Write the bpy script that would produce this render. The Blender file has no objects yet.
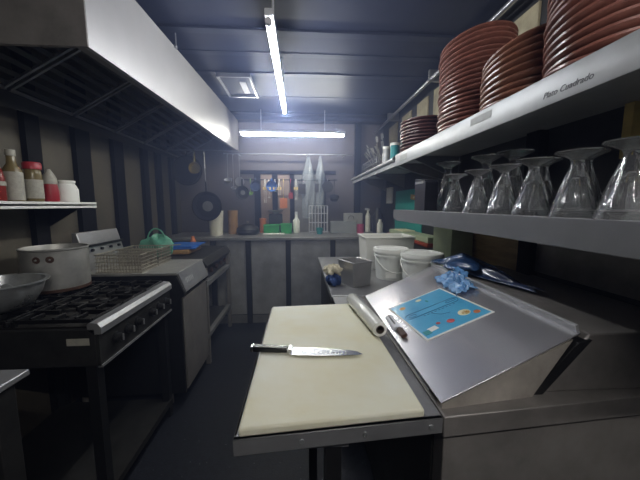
import bpy, bmesh, math, random
from mathutils import Vector, Matrix, Euler
random.seed(7)
S = bpy.context.scene
COL = S.collection
PI = math.pi

# ------------------------------------------------------------ camera, world, exposure
cam_d = bpy.data.cameras.new('camera'); cam = bpy.data.objects.new('camera', cam_d); COL.objects.link(cam)
cam.location = (0, 0, 1.40)
cam.rotation_euler = Euler((math.radians(90) - math.atan(35/296), 0, -math.atan(20/296)), 'XYZ')
cam_d.sensor_width = 36; cam_d.lens = 296/640*36; cam_d.clip_start = 0.01
S.camera = cam
w = bpy.data.worlds.new('kitchen_air'); S.world = w; w.use_nodes = True
wn = w.node_tree.nodes; wl = w.node_tree.links
wn['Background'].inputs[0].default_value = (0.5, 0.6, 0.9, 1); wn['Background'].inputs[1].default_value = 0.0
vs = wn.new('ShaderNodeVolumeScatter'); vs.inputs['Color'].default_value = (0.45, 0.56, 1.0, 1)
vs.inputs['Density'].default_value = 0.10; vs.inputs['Anisotropy'].default_value = 0.35
wg = wn.new('ShaderNodeNewGeometry'); wx = wn.new('ShaderNodeSeparateXYZ'); wl.new(wg.outputs['Position'], wx.inputs[0])
wr = wn.new('ShaderNodeMapRange'); wr.inputs['From Min'].default_value = 1.2; wr.inputs['From Max'].default_value = 3.0
wr.inputs['To Min'].default_value = 0.012; wr.inputs['To Max'].default_value = 0.18
wl.new(wx.outputs['Y'], wr.inputs[0]); wl.new(wr.outputs[0], vs.inputs['Density'])      # smoke haze, thickened at the far end to imitate veiling lens flare
wl.new(vs.outputs[0], wn['World Output'].inputs['Volume'])
S.view_settings.view_transform = 'Standard'; S.view_settings.look = 'None'
S.view_settings.gamma = 1; S.view_settings.use_curve_mapping = False
S.view_settings.exposure = 0.45
TUBE_POWER = 76.0

# ------------------------------------------------------------ materials
def mat(name, col, rough=0.5, metal=0.0, var=0.0, vscale=8.0, bump=0.0, bscale=40.0, spec=None, col2=None, emit=None, es=0, aniso_scale=None, rvar=0.0, trans=0.0, alpha=1.0, ior=1.45, coat=0.0):
    m = bpy.data.materials.new(name); m.use_nodes = True
    nt = m.node_tree; b = nt.nodes['Principled BSDF']
    b.inputs['Base Color'].default_value = (*col, 1); b.inputs['Roughness'].default_value = rough
    b.inputs['Metallic'].default_value = metal; b.inputs['IOR'].default_value = ior
    if spec is not None: b.inputs['Specular IOR Level'].default_value = spec
    if trans: b.inputs['Transmission Weight'].default_value = trans
    if alpha < 1: b.inputs['Alpha'].default_value = alpha
    if coat: b.inputs['Coat Weight'].default_value = coat; b.inputs['Coat Roughness'].default_value = 0.15
    if emit: b.inputs['Emission Color'].default_value = (*emit, 1); b.inputs['Emission Strength'].default_value = es
    if var or bump or rvar:
        tc = nt.nodes.new('ShaderNodeTexCoord'); mp = nt.nodes.new('ShaderNodeMapping')
        nt.links.new(tc.outputs['Object'], mp.inputs[0])
        if aniso_scale: mp.inputs['Scale'].default_value = aniso_scale
        if var or rvar:
            n = nt.nodes.new('ShaderNodeTexNoise'); n.inputs['Scale'].default_value = vscale; n.inputs['Detail'].default_value = 6
            n.inputs['Roughness'].default_value = 0.65
            nt.links.new(mp.outputs[0], n.inputs['Vector'])
            cr = nt.nodes.new('ShaderNodeValToRGB'); cr.color_ramp.elements[0].position = 0.32; cr.color_ramp.elements[1].position = 0.68
            c2 = col2 or tuple(c*(1-var) for c in col)
            cr.color_ramp.elements[0].color = (*c2, 1); cr.color_ramp.elements[1].color = (*col, 1)
            nt.links.new(n.outputs[0], cr.inputs[0])
            if var: nt.links.new(cr.outputs[0], b.inputs['Base Color'])
            if rvar:
                mr = nt.nodes.new('ShaderNodeMapRange'); mr.inputs['To Min'].default_value = max(0.02, rough-rvar); mr.inputs['To Max'].default_value = min(1, rough+rvar)
                nt.links.new(n.outputs[0], mr.inputs[0]); nt.links.new(mr.outputs[0], b.inputs['Roughness'])
        if bump:
            n2 = nt.nodes.new('ShaderNodeTexNoise'); n2.inputs['Scale'].default_value = bscale; n2.inputs['Detail'].default_value = 4
            nt.links.new(mp.outputs[0], n2.inputs['Vector'])
            bp = nt.nodes.new('ShaderNodeBump'); bp.inputs['Strength'].default_value = bump; bp.inputs['Distance'].default_value = 0.01
            nt.links.new(n2.outputs[0], bp.inputs['Height']); nt.links.new(bp.outputs[0], b.inputs['Normal'])
    return m

M = dict(
 steel=mat('brushed_steel', (0.50,0.50,0.51), 0.38, 0.7, 0.25, 6, 0.03, 60, rvar=0.1),
 hoodsteel=mat('hood_steel', (0.44,0.43,0.43), 0.42, 0.6, 0.12, 3, 0.05, 3),
 sidesteel=mat('stained_steel', (0.46,0.42,0.37), 0.5, 0.3, 0.4, 9, 0.02, 30),
 lidsteel=mat('lid_steel', (0.66,0.65,0.69), 0.26, 0.75, 0.08, 5, 0.0, 5, rvar=0.04),
 dsteel=mat('dark_worn_steel', (0.27,0.25,0.235), 0.45, 0.35, 0.35, 7, 0.06, 40, rvar=0.12),
 tsteel=mat('table_steel', (0.33,0.33,0.34), 0.42, 0.6, 0.25, 8, 0.03, 50, rvar=0.1),
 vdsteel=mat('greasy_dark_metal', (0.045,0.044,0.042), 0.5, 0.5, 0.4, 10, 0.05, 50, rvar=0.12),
 black=mat('black_paint', (0.012,0.012,0.013), 0.45, 0.0, 0.3, 12),
 iron=mat('cast_iron', (0.011,0.010,0.010), 0.42, 0.4, 0.5, 30, 0.2, 80, rvar=0.15),
 gunk=mat('burnt_grease_pan', (0.03,0.026,0.022), 0.4, 0.3, 0.6, 22, 0.3, 40, col2=(0.008,0.007,0.006), rvar=0.2),
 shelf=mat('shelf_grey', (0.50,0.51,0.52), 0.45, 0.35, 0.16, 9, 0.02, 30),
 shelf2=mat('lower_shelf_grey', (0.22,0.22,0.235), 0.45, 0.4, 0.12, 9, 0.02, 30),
 beige=mat('wall_panel_beige', (0.095,0.082,0.060), 0.6, 0, 0.35, 3, 0.1, 20),
 cream=mat('cream_panel', (0.42,0.37,0.25), 0.6, 0, 0.45, 7, 0.1, 20),
 rose=mat('pale_rose_panel', (0.33,0.25,0.22), 0.6, 0, 0.2, 5, 0.05, 20),
 stud=mat('dark_stud', (0.007,0.007,0.009), 0.6, 0, 0.3, 10, spec=0.12),
 dwall=mat('dark_wall', (0.025,0.025,0.03), 0.55, 0, 0.4, 5),
 bwall=mat('back_wall_grey', (0.13,0.115,0.13), 0.6, 0, 0.25, 3),
 ceil=mat('ceiling_dark_blue', (0.026,0.032,0.062), 0.5, 0, 0.25, 1.5, 0.05, 6),
 beam=mat('ceiling_beam', (0.035,0.042,0.075), 0.4, 0.2, 0.2, 5),
 conduit=mat('galvanised_pipe', (0.45,0.46,0.50), 0.3, 0.9, 0.2, 10),
 white=mat('white_plastic', (0.85,0.85,0.80), 0.4, 0, 0.06, 10),
 whitem=mat('white_enamel', (0.6,0.61,0.66), 0.4, 0, 0.05, 10),
 bucket=mat('translucent_white_plastic', (0.78,0.80,0.77), 0.38, 0, 0.08, 10),
 tub=mat('cream_plastic_tub', (0.78,0.76,0.66), 0.35, 0, 0.05, 6),
 board=mat('cutting_board_plastic', (0.78,0.78,0.68), 0.5, 0, 0.22, 3.4, 0.04, 60, col2=(0.71,0.66,0.45)),
 poly=mat('blade_steel', (0.62,0.63,0.65), 0.22, 0.95, 0.1, 20),
 blackpl=mat('black_handle', (0.012,0.012,0.014), 0.25, 0),
 film=mat('cling_film', (0.80,0.80,0.74), 0.22, 0, 0.12, 20, 0.15, 30, coat=0.5),
 tubecore=mat('cardboard_core', (0.06,0.045,0.035), 0.8),
 clay=mat('glazed_terracotta', (0.26,0.098,0.072), 0.30, 0, 0.45, 14, 0.1, 35, rvar=0.08, coat=0.3),
 claylight=mat('orange_terracotta', (0.32,0.135,0.085), 0.32, 0, 0.4, 14, 0.1, 35, rvar=0.08, coat=0.3),
 claydark=mat('dark_terracotta', (0.12,0.04,0.032), 0.3, 0, 0.45, 14, 0.1, 35, rvar=0.08),
 glass=mat('clear_glass', (0.97,0.98,0.98), 0.03, 0, trans=0.955, ior=1.45),
 cplastic=mat('clear_plastic', (0.75,0.78,0.8), 0.2, 0, trans=0.75, ior=1.3),
 alu=mat('worn_aluminium', (0.50,0.49,0.46), 0.42, 0.6, 0.4, 7, 0.08, 25, rvar=0.15),
 alubright=mat('bright_aluminium', (0.66,0.68,0.68), 0.30, 0.75, 0.5, 9, 0.1, 18, rvar=0.12),
 burn=mat('brown_burn', (0.07,0.03,0.015), 0.6, 0, 0.4, 40),
 blue=mat('blue_paper', (0.055,0.34,0.60), 0.3, 0, 0.2, 14, coat=0.4, col2=(0.09,0.42,0.66)),
 navy=mat('navy_ink', (0.02,0.10,0.24), 0.5),
 orange=mat('orange_print', (0.55,0.30,0.06), 0.5), red=mat('red_print', (0.45,0.05,0.05), 0.5),
 cream2=mat('cream_print', (0.8,0.75,0.5), 0.5), tealp=mat('teal_print', (0.02,0.25,0.27), 0.5),
 pink=mat('pink_plastic', (0.60,0.10,0.22), 0.4), green=mat('green_plastic', (0.03,0.36,0.10), 0.4, 0, 0.2, 12),
 lgreen=mat('lime_plastic', (0.30,0.55,0.10), 0.4), yellow=mat('yellow_grip', (0.85,0.65,0.25), 0.4),
 orangep=mat('orange_plastic', (0.55,0.17,0.06), 0.45), skyb=mat('blue_plastic', (0.03,0.14,0.5), 0.35),
 bluep=mat('dull_blue_pan', (0.05,0.08,0.18), 0.35, 0.2), wood=mat('tan_wood', (0.55,0.38,0.18), 0.55, 0, 0.4, 6, aniso_scale=(1,1,6)),
 ywood=mat('yellow_wood', (0.60,0.44,0.14), 0.5, 0, 0.3, 20), teal=mat('teal_card', (0.03,0.33,0.30), 0.5, 0, 0.1, 6),
 pgreen=mat('pale_green_box', (0.46,0.54,0.36), 0.5, 0, 0.25, 8), redrim=mat('red_rim', (0.42,0.07,0.03), 0.45),
 floor=mat('charcoal_floor', (0.020,0.023,0.032), 0.5, 0, 0.5, 30, 0.15, 90, col2=(0.012,0.013,0.018), rvar=0.15, spec=0.2),
 lamp=mat('lit_tube', (1,1,1), 0.4, emit=(0.93,0.96,1.0), es=TUBE_POWER),
 lamp2=mat('lit_tube_entrance', (1,1,1), 0.4, emit=(1.0,0.98,0.95), es=TUBE_POWER*1.6),
 ketch=mat('red_sauce', (0.20,0.02,0.015), 0.25), gsauce=mat('green_brown_sauce', (0.16,0.12,0.05), 0.25),
 label=mat('pale_label', (0.42,0.40,0.34), 0.5, 0, 0.25, 60), redcap=mat('red_cap', (0.32,0.02,0.03), 0.35),
 ink=mat('grey_ink', (0.10,0.10,0.11), 0.6), tape=mat('grey_tape', (0.36,0.37,0.36), 0.5, 0, 0.2, 30),
 paper=mat('white_paper', (0.75,0.75,0.72), 0.7), cloth=mat('blue_cloth', (0.03,0.07,0.22), 0.7, 0, 0.4, 20),
 tissue=mat('cream_tissue', (0.72,0.66,0.50), 0.8, 0, 0.2, 20), darkpl=mat('dark_plastic', (0.02,0.02,0.028), 0.3),
 gbag=mat('green_net', (0.20,0.60,0.42), 0.35, 0, 0.3, 20, trans=0.3), brass=mat('brass_reflection', (0.55,0.45,0.15), 0.25, 0.8),
 grease=mat('wire_mesh_steel', (0.55,0.51,0.43), 0.35, 0.6, 0.3, 20), bread=mat('wooden_board', (0.35,0.20,0.08), 0.55, 0, 0.3, 10),
 gpanel=mat('pass_panel_steel', (0.60,0.61,0.65), 0.32, 0.5, 0.4, 4, 1.0, 5),
)
# crumpled blue bag: thin translucent film
def bagmat(n, c, a):
    m = mat(n, c, 0.25, 0, coat=0.5); m.node_tree.nodes['Principled BSDF'].inputs['Alpha'].default_value = a; return m
M['bag'] = bagmat('blue_bag_film', (0.16,0.38,0.70), 0.72)
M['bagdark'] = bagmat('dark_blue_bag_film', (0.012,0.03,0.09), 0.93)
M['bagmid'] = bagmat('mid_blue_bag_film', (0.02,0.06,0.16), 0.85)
M['clearbag'] = bagmat('clear_bag_film', (0.50,0.56,0.62), 0.3)
# mesh-like wire basket look via real wires; floor keeps speckles
nt = M['floor'].node_tree
vo = nt.nodes.new('ShaderNodeTexNoise'); vo.inputs['Scale'].default_value = 55
tc = nt.nodes.new('ShaderNodeTexCoord'); nt.links.new(tc.outputs['Object'], vo.inputs['Vector'])
cr = nt.nodes.new('ShaderNodeValToRGB'); cr.color_ramp.elements[0].position = 0.72; cr.color_ramp.elements[1].position = 0.76
cr.color_ramp.elements[0].color = (0,0,0,1); nt.links.new(vo.outputs[0], cr.inputs[0])
mx = nt.nodes.new('ShaderNodeMix'); mx.data_type = 'RGBA'
b = nt.nodes['Principled BSDF']; old = b.inputs['Base Color'].links[0].from_socket
nt.links.new(cr.outputs[0], mx.inputs[0]); nt.links.new(old, mx.inputs[6]); mx.inputs[7].default_value = (0.12,0.13,0.15,1)
nt.links.new(mx.outputs[2], b.inputs['Base Color'])

# ------------------------------------------------------------ mesh helpers
class MB:
    def __init__(s): s.bm = bmesh.new()
    def _x(s, verts, mtx): bmesh.ops.transform(s.bm, matrix=mtx, verts=verts)
    def box(s, x0, x1, y0, y1, z0, z1, bev=0.0):
        r = bmesh.ops.create_cube(s.bm, size=1)
        s._x(r['verts'], Matrix.Translation(((x0+x1)/2,(y0+y1)/2,(z0+z1)/2)) @ Matrix.Diagonal((abs(x1-x0),abs(y1-y0),abs(z1-z0),1)))
        if bev:
            es = {e for v in r['verts'] for e in v.link_edges}
            bmesh.ops.bevel(s.bm, geom=list(es), offset=bev, segments=2, affect='EDGES', profile=0.5)
        return s
    def obox(s, size, mtx, bev=0.0):
        r = bmesh.ops.create_cube(s.bm, size=1)
        s._x(r['verts'], mtx @ Matrix.Diagonal((*size, 1)))
        if bev:
            es = {e for v in r['verts'] for e in v.link_edges}
            bmesh.ops.bevel(s.bm, geom=list(es), offset=bev, segments=2, affect='EDGES')
        return s
    def cyl(s, a, b, r, r2=None, seg=16, cap=True):
        a, b = Vector(a), Vector(b); d = b - a
        q = d.to_track_quat('Z', 'Y').to_matrix().to_4x4()
        bmesh.ops.create_cone(s.bm, cap_ends=cap, segments=seg, radius1=r, radius2=r if r2 is None else r2, depth=d.length,
                              matrix=Matrix.Translation((a+b)/2) @ q)
        return s
    def path(s, pts, r, seg=8, closed=False):
        pts = [Vector(p) for p in pts]; n = len(pts); rings = []
        for i, p in enumerate(pts):
            t = (pts[(i+1) % n] - pts[i-1]) if closed else (pts[min(i+1,n-1)] - pts[max(i-1,0)])
            q = t.to_track_quat('Z', 'Y')
            rings.append([s.bm.verts.new(p + q @ Vector((r*math.cos(2*PI*k/seg), r*math.sin(2*PI*k/seg), 0))) for k in range(seg)])
        for i in range(n if closed else n-1):
            A, B = rings[i], rings[(i+1) % n]
            for k in range(seg): s.bm.faces.new((A[k], A[(k+1)%seg], B[(k+1)%seg], B[k]))
        if not closed:
            s.bm.faces.new(rings[0][::-1]); s.bm.faces.new(rings[-1])
        return s
    def lathe(s, prof, seg=32, mtx=None, mod=None):
        rings = []; nv = []
        for r, z in prof:
            if r < 1e-6:
                v = s.bm.verts.new((0,0,z)); rings.append([v]); nv.append(v)
            else:
                ring = []
                for k in range(seg):
                    a = 2*PI*k/seg; rr = r*(mod(a, r, z) if mod else 1)
                    ring.append(s.bm.verts.new((rr*math.cos(a), rr*math.sin(a), z)))
                rings.append(ring); nv += ring
        for A, B in zip(rings, rings[1:]):
            if len(A) == 1 and len(B) == 1: continue
            for k in range(seg):
                j = (k+1) % seg
                if len(A) == 1: s.bm.faces.new((A[0], B[k], B[j]))
                elif len(B) == 1: s.bm.faces.new((A[k], A[j], B[0]))
                else: s.bm.faces.new((A[k], A[j], B[j], B[k]))
        if mtx is not None: s._x(nv, mtx)
        return s
    def prism(s, poly, axis, a, b):
        # poly in the two remaining axes; axis 'x','y','z'
        def P(u, v, t): return {'x': (t,u,v), 'y': (u,t,v), 'z': (u,v,t)}[axis]
        A = [s.bm.verts.new(P(u,v,a)) for u,v in poly]; B = [s.bm.verts.new(P(u,v,b)) for u,v in poly]
        s.bm.faces.new(A); s.bm.faces.new(B[::-1]); n = len(poly)
        for i in range(n): s.bm.faces.new((A[i], B[i], B[(i+1)%n], A[(i+1)%n]))
        return s
    def hexa(s, c):  # eight corners: bottom four, top four
        v = [s.bm.verts.new(p) for p in c]
        for f in ((3,2,1,0),(4,5,6,7),(0,1,5,4),(1,2,6,5),(2,3,7,6),(3,0,4,7)): s.bm.faces.new([v[i] for i in f])
        return s
    def grid(s, fn, nu, nv):
        V = [[s.bm.verts.new(fn(i/nu, j/nv)) for j in range(nv+1)] for i in range(nu+1)]
        for i in range(nu):
            for j in range(nv): s.bm.faces.new((V[i][j], V[i+1][j], V[i+1][j+1], V[i][j+1]))
        return s
    def build(s, name, m, parent=None, smooth=None, bevel=0.0, solid=0.0):
        bmesh.ops.recalc_face_normals(s.bm, faces=s.bm.faces)
        me = bpy.data.meshes.new(name); 
        ang = math.radians(35)
        for f in s.bm.faces: f.smooth = True
        for e in s.bm.edges:
            if len(e.link_faces) == 2 and e.calc_face_angle(0) > ang: e.smooth = False
        if smooth is False:
            for f in s.bm.faces: f.smooth = False
        s.bm.to_mesh(me); s.bm.free()
        me.materials.append(M[m] if isinstance(m, str) else m)
        o = bpy.data.objects.new(name, me); COL.objects.link(o)
        if parent is not None:
            o.parent = parent
            o.matrix_parent_inverse = Matrix.Identity(4)
            if parent.type == 'EMPTY' or True:
                o.location = -wloc(parent)
        if bevel:
            md = o.modifiers.new('soft_edges', 'BEVEL'); md.width = bevel; md.segments = 2; md.limit_method = 'ANGLE'
        if solid:
            md = o.modifiers.new('thickness', 'SOLIDIFY'); md.thickness = solid
        return o
def wloc(o):
    v = Vector(o.location)
    while o.parent: o = o.parent; v += Vector(o.location)
    return v
def tag(o, label, cat, group=None, kind=None):
    o['label'] = label; o['category'] = cat
    if group: o['group'] = group
    if kind: o['kind'] = kind
    return o
def thing(name, label, cat, loc, group=None):
    o = bpy.data.objects.new(name, None); COL.objects.link(o); o.location = loc; o.empty_display_size = 0.05
    return tag(o, label, cat, group)
def struct(o): o['kind'] = 'structure'; return o
def localthing(name, label, cat, group=None):   # parts modelled around the origin, moved afterwards
    return thing(name, label, cat, (0,0,0), group)
def dup(root, label=None, group=None):
    r = root.copy(); COL.objects.link(r)
    if label: r['label'] = label
    if group: r['group'] = group
    for ch in root.children:
        c = ch.copy(); COL.objects.link(c); c.parent = r
        for g in ch.children:
            d = g.copy(); COL.objects.link(d); d.parent = c
    return r
def text(name, s, size, mtx, m, parent, ext=0.0004):
    cu = bpy.data.curves.new(name, 'FONT'); cu.body = s; cu.size = size; cu.align_x = 'CENTER'; cu.align_y = 'CENTER'; cu.extrude = ext; cu.shear = 0.3
    cu.materials.append(M[m]); o = bpy.data.objects.new(name, cu); COL.objects.link(o)
    bpy.context.view_layer.update()
    me = bpy.data.meshes.new_from_object(o); bpy.data.objects.remove(o); o = bpy.data.objects.new(name, me); COL.objects.link(o)
    o.matrix_world = mtx
    if parent is not None:
        o.parent = parent; o.location = Vector(mtx.translation) - wloc(parent)
    return o

# ------------------------------------------------------------ room shell
XL, XR, YB, YF, ZC = -1.62, 1.15, 4.18, -1.3, 2.50
struct(MB().box(XL-.1, XR+.1, YF-.1, YB+.1, -.08, 0).build('floor', 'floor'))
struct(MB().box(XL-.1, XR+.1, YF-.1, YB+.1, ZC, ZC+.08).build('ceiling', 'ceil'))
struct(MB().box(XL-.1, XL, YF-.1, YB+.1, 0, ZC).build('wall_left', 'beige'))
struct(MB().box(XR, XR+.1, YF-.1, YB+.1, 0, ZC).build('wall_right', 'dwall'))
struct(MB().box(XL, XR, YB, YB+.1, 0, ZC).build('wall_back', 'bwall'))
struct(MB().box(XL, XR, YF-.1, YF, 0, ZC).build('wall_front', 'dwall'))
n_trim = [0]
def trim(mb, m):
    n_trim[0] += 1
    return struct(mb.build('trim_%d' % n_trim[0], m))
for a, b_ in ((1.50,1.585),(1.89,1.99),(2.28,2.43),(2.72,2.86),(3.2,3.3),(3.5,3.6),(3.85,3.95)):
    trim(MB().box(XL, XL+.035, a, b_, 0, 2.3), 'stud')
for k, y in enumerate((1.55, 2.04, 2.34, 2.67, 3.22, 3.74, 3.92)):
    h = (.005,.016,.004,.008,.004,.010,.04)[k]
    trim(MB().box(XL, XR, y-.03, y+.03, ZC-h, ZC), 'beam')
# back wall: pale panels between dark studs, grey soffit above
for a, b_ in ((-.53,-.38),(-.30,-.14),(-.07,.28)):
    trim(MB().box(a, b_, YB-.012, YB, 1.03, 1.82), 'rose' if b_ < -.1 else 'shelf2')
for a, b_ in ((-.62,-.54),(-.375,-.31),(-.135,-.08),(.29,.36)):
    trim(MB().box(a, b_, YB-.03, YB, 1.0, 1.84), 'stud')
trim(MB().box(-.8, .5, YB-.03, YB, 1.82, 1.87), 'stud')
trim(MB().box(.76, .84, YB-.08, YB, 0, ZC), 'stud')
# right wall: cream panels above the high shelf, dark studs, tan wood lower down
for a, b_ in ((.55,.9),(1.0,1.35),(1.45,1.85),(1.95,2.22),(2.36,2.56),(2.68,2.92),(3.08,3.34),(3.52,3.82)):
    trim(MB().box(XR-.012, XR, a, b_, 1.78, 2.36), 'cream')
trim(MB().box(XR-.03, XR, 1.42, 1.95, .92, 1.27), 'wood')
trim(MB().box(XR-.04, XR, .955, .985, 1.56, 1.742), 'ywood')
trim(MB().box(XR-.012, XR, .3, 1.36, 1.08, 1.27), 'dsteel')
trim(MB().box(XR-.045, XR, 1.34, 1.42, .9, 1.75), 'stud')

# conduit pair along the right ceiling corner
t = thing('conduit', 'pair of shiny metal pipes running along top of the right wall', 'pipe', (1.08, 2.5, 2.4))
for dx, z in ((0,2.385),(.045,2.43)):
    MB().cyl((1.04+dx, .2, z), (1.04+dx, 4.15, z), .015, seg=16).build('pipe', 'conduit', t)
for y in (1.2, 2.4, 3.5): MB().box(1.02, 1.15, y-.012, y+.012, 2.365, 2.452).build('clamp', 'conduit', t)

# ------------------------------------------------------------ lamps
def tube(name, label, a, b_, m='lamp'):
    a, b_ = Vector(a), Vector(b_); d = (b_-a).normalized()
    t = thing(name, label, 'light', (a+b_)/2)
    sx = Vector((.016,.016,0)) - Vector((abs(d.x),abs(d.y),0))*.016
    lo = Vector((min(a.x,b_.x), min(a.y,b_.y), a.z)) - sx; hi = Vector((max(a.x,b_.x), max(a.y,b_.y), a.z)) + sx
    MB().box(lo.x, hi.x, lo.y, hi.y, a.z+.022, a.z+.05, .004).build('housing', 'whitem', t)
    MB().cyl(a + d*.02, b_ - d*.02, .0125, seg=20).build('tube', m, t)
    for p, q in ((a, a+d*.022), (b_-d*.022, b_)): 
        e = MB().cyl(p, q, .0145, seg=16)
        e.build('end_cap', 'whitem', t)
    for f in (.2, .8):
        p = a.lerp(b_, f); MB().cyl((p.x,p.y,a.z+.05), (p.x,p.y,ZC), .006, seg=8).build('rod', 'whitem', t)
    return t
tube('tube_light', 'lit white tube lamp running along the aisle under the ceiling', (-.128,1.37,2.18), (-.122,2.65,2.18))
tube('tube_light', 'lit white tube lamp running crosswise above the back counter', (-.69,3.62,2.215), (.545,3.60,2.215))
tube('tube_light', 'lit white tube lamp behind the camera near the entrance', (-.12,-.62,2.25), (1.09,-.62,2.25), 'lamp2')
# ceiling vent
t = thing('ceiling_vent', 'square framed vent with a pale slot hanging at the dark ceiling', 'vent', (-.47,2.78,2.44))
MB().box(-.66,-.40,2.55,2.565,2.42,2.45).box(-.66,-.40,3.0,3.015,2.42,2.45).box(-.66,-.645,2.55,3.015,2.42,2.45).box(-.405,-.39,2.55,3.015,2.42,2.45).build('frame', 'conduit', t)
MB().box(-.645,-.405,2.565,3.0,2.435,2.45).build('panel', 'ceil', t)
MB().box(-.50,-.45,2.68,2.92,2.425,2.436).build('slot', 'whitem', t)

# ------------------------------------------------------------ extractor hood
t = thing('extractor_hood', 'long steel extractor hood over the stoves on the left', 'hood', (-1.2,2.6,2.0))
y0, y1 = 1.235, 3.98; zb0, zb1, zt0, zt1 = 1.985, 2.085, 2.36, 2.47
MB().hexa([(-.80,y0,zb0),(-.78,y0,zb0),(-.78,y1,zb1),(-.80,y1,zb1),(-.80,y0,zt0),(-.78,y0,zt0),(-.78,y1,zt1),(-.80,y1,zt1)]).build('front_panel', 'hoodsteel', t)
MB().box(-1.62,-.782,y0-.004,y0+.012,zb0,zt0).build('end_panel', 'dsteel', t)
MB().box(-1.62,-.782,y1-.012,y1,zb1,zt1).build('end_panel', 'dsteel', t)
MB().hexa([(-1.62,y0,zt0-.01),(-.79,y0,zt0-.01),(-.79,y1,zt1-.01),(-1.62,y1,zt1-.01),(-1.62,y0,zt0),(-.79,y0,zt0),(-.79,y1,zt1),(-1.62,y1,zt1)]).build('top_panel', 'dsteel', t)
MB().hexa([(-1.60,y0,1.93),(-1.50,y0,1.89),(-1.50,y1,1.96),(-1.60,y1,2.0),(-1.60,y0,2.03),(-1.50,y0,2.0),(-1.50,y1,2.06),(-1.60,y1,2.1)]).build('grease_gutter', 'vdsteel', t)
MB().hexa([(-.83,y0,zb0),(-.80,y0,zb0),(-.80,y1,zb1),(-.83,y1,zb1),(-.83,y0,zb0+.02),(-.80,y0,zb0+.02),(-.80,y1,zb1+.02),(-.83,y1,zb1+.02)]).build('lip', 'dsteel', t)
ya = 1.26
for k in range(6):
    yb = ya + .44
    f = MB()
    for q in range(2):
        yy = ya + .006 if q == 0 else yb-.02
        f.hexa([(-1.50,yy,1.985),(-.98,yy,2.285),(-.98,yy+.014,2.285),(-1.50,yy+.014,1.985),(-1.50,yy,2.0),(-.98,yy,2.3),(-.98,yy+.014,2.3),(-1.50,yy+.014,2.0)])
    f.hexa([(-1.50,ya+.006,1.985),(-1.487,ya+.006,1.985),(-1.487,yb-.006,1.985),(-1.50,yb-.006,1.985),(-1.50,ya+.006,2.0),(-1.487,ya+.006,2.0),(-1.487,yb-.006,2.0),(-1.50,yb-.006,2.0)])
    fr = f.build('filter_frame', 'tsteel', t)
    g = MB()
    for q in range(9):
        u = (q+.5)/9; x = -1.49 + .50*u; z = 1.995 + .295*u
        g.hexa([(x-.012,ya+.02,z-.008),(x+.010,ya+.02,z+.006),(x+.010,yb-.02,z+.006),(x-.012,yb-.02,z-.008),(x-.012,ya+.02,z-.004),(x+.010,ya+.02,z+.010),(x+.010,yb-.02,z+.010),(x-.012,yb-.02,z-.004)])
    g.build('baffle', 'vdsteel', fr)
    ya += .45
MB().cyl((-.779,2.05,2.39),(-.765,2.05,2.39),.012).cyl((-.77,2.05,2.39),(-.77,2.05,2.47),.004,seg=8).build('hanging_bolt', 'conduit', t)

# ------------------------------------------------------------ left wall shelf and condiments
t = thing('wall_shelf', 'white metal shelf on the left wall holding sauce bottles', 'shelf', (-1.48,1.6,1.40))
MB().box(-1.62,-1.35,1.1,2.08,1.395,1.405).box(-1.36,-1.35,1.1,2.08,1.382,1.418).build('board', 'white', t)
for y in (1.3, 2.0): MB().prism([(-1.62,1.395),(-1.38,1.395),(-1.62,1.25)], 'y', y, y+.01).build('bracket', 'stud', t)
def bottle(name, label, cat, x, y, prof, m, capm=None, capprof=None, lab=None, labm='label', z0=1.405, seg=24, group=None):
    o = thing(name, label, cat, (x,y,z0), group)
    T = Matrix.Translation((x,y,z0))
    MB().lathe(prof, seg, T).build('body', m, o)
    if capprof: MB().lathe(capprof, seg, T).build('cap', capm, o)
    if lab:
        r, a, b_ = lab
        MB().lathe([(r,a),(r+.0015,a),(r+.0015,b_),(r,b_)], seg, T).build('label', labm, o)
    return o
bottle('sauce_bottle', 'dark red sauce bottle with a white band at left end of wall shelf', 'bottle', -1.43, 1.50,
       [(0,0),(.042,0),(.045,.01),(.045,.12),(.038,.16),(.018,.19),(.016,.21),(0,.21)], 'ketch', 'label', [(0,.21),(.02,.21),(.02,.235),(.008,.25),(0,.25)], (.0455,.085,.105))
bottle('spice_bottle', 'tall bottle with a long printed white label between two sauces', 'bottle', -1.45, 1.628,
       [(0,0),(.036,0),(.038,.01),(.038,.17),(.02,.20),(.017,.24),(0,.24)], 'gsauce', 'label', [(0,.24),(.02,.24),(.02,.27),(0,.27)], (.0385,.02,.16))
bottle('sauce_bottle', 'greenish sauce bottle with a wide red cap and small label', 'bottle', -1.435, 1.725,
       [(0,0),(.036,0),(.038,.01),(.038,.16),(.034,.185),(.03,.19),(0,.19)], 'gsauce', 'redcap', [(0,.19),(.040,.185),(.040,.215),(.036,.222),(0,.222)], (.0385,.03,.13))
bottle('squeeze_bottle', 'squeeze bottle half full of red sauce with pale nozzle', 'bottle', -1.45, 1.85,
       [(0,0),(.036,0),(.039,.01),(.039,.075),(.032,.12),(.03,.14),(0,.14)], 'redcap', 'label', [(0,.115),(.036,.115),(.033,.15),(.022,.175),(.008,.20),(0,.20)])
bottle('storage_jar', 'squat white plastic jar at the right end of wall shelf', 'jar', -1.455, 1.975,
       [(0,0),(.056,0),(.062,.008),(.062,.09),(.05,.118),(.045,.125),(.045,.135),(0,.135)], 'white', 'white', [(0,.135),(.049,.132),(.049,.145),(0,.147)])

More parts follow.
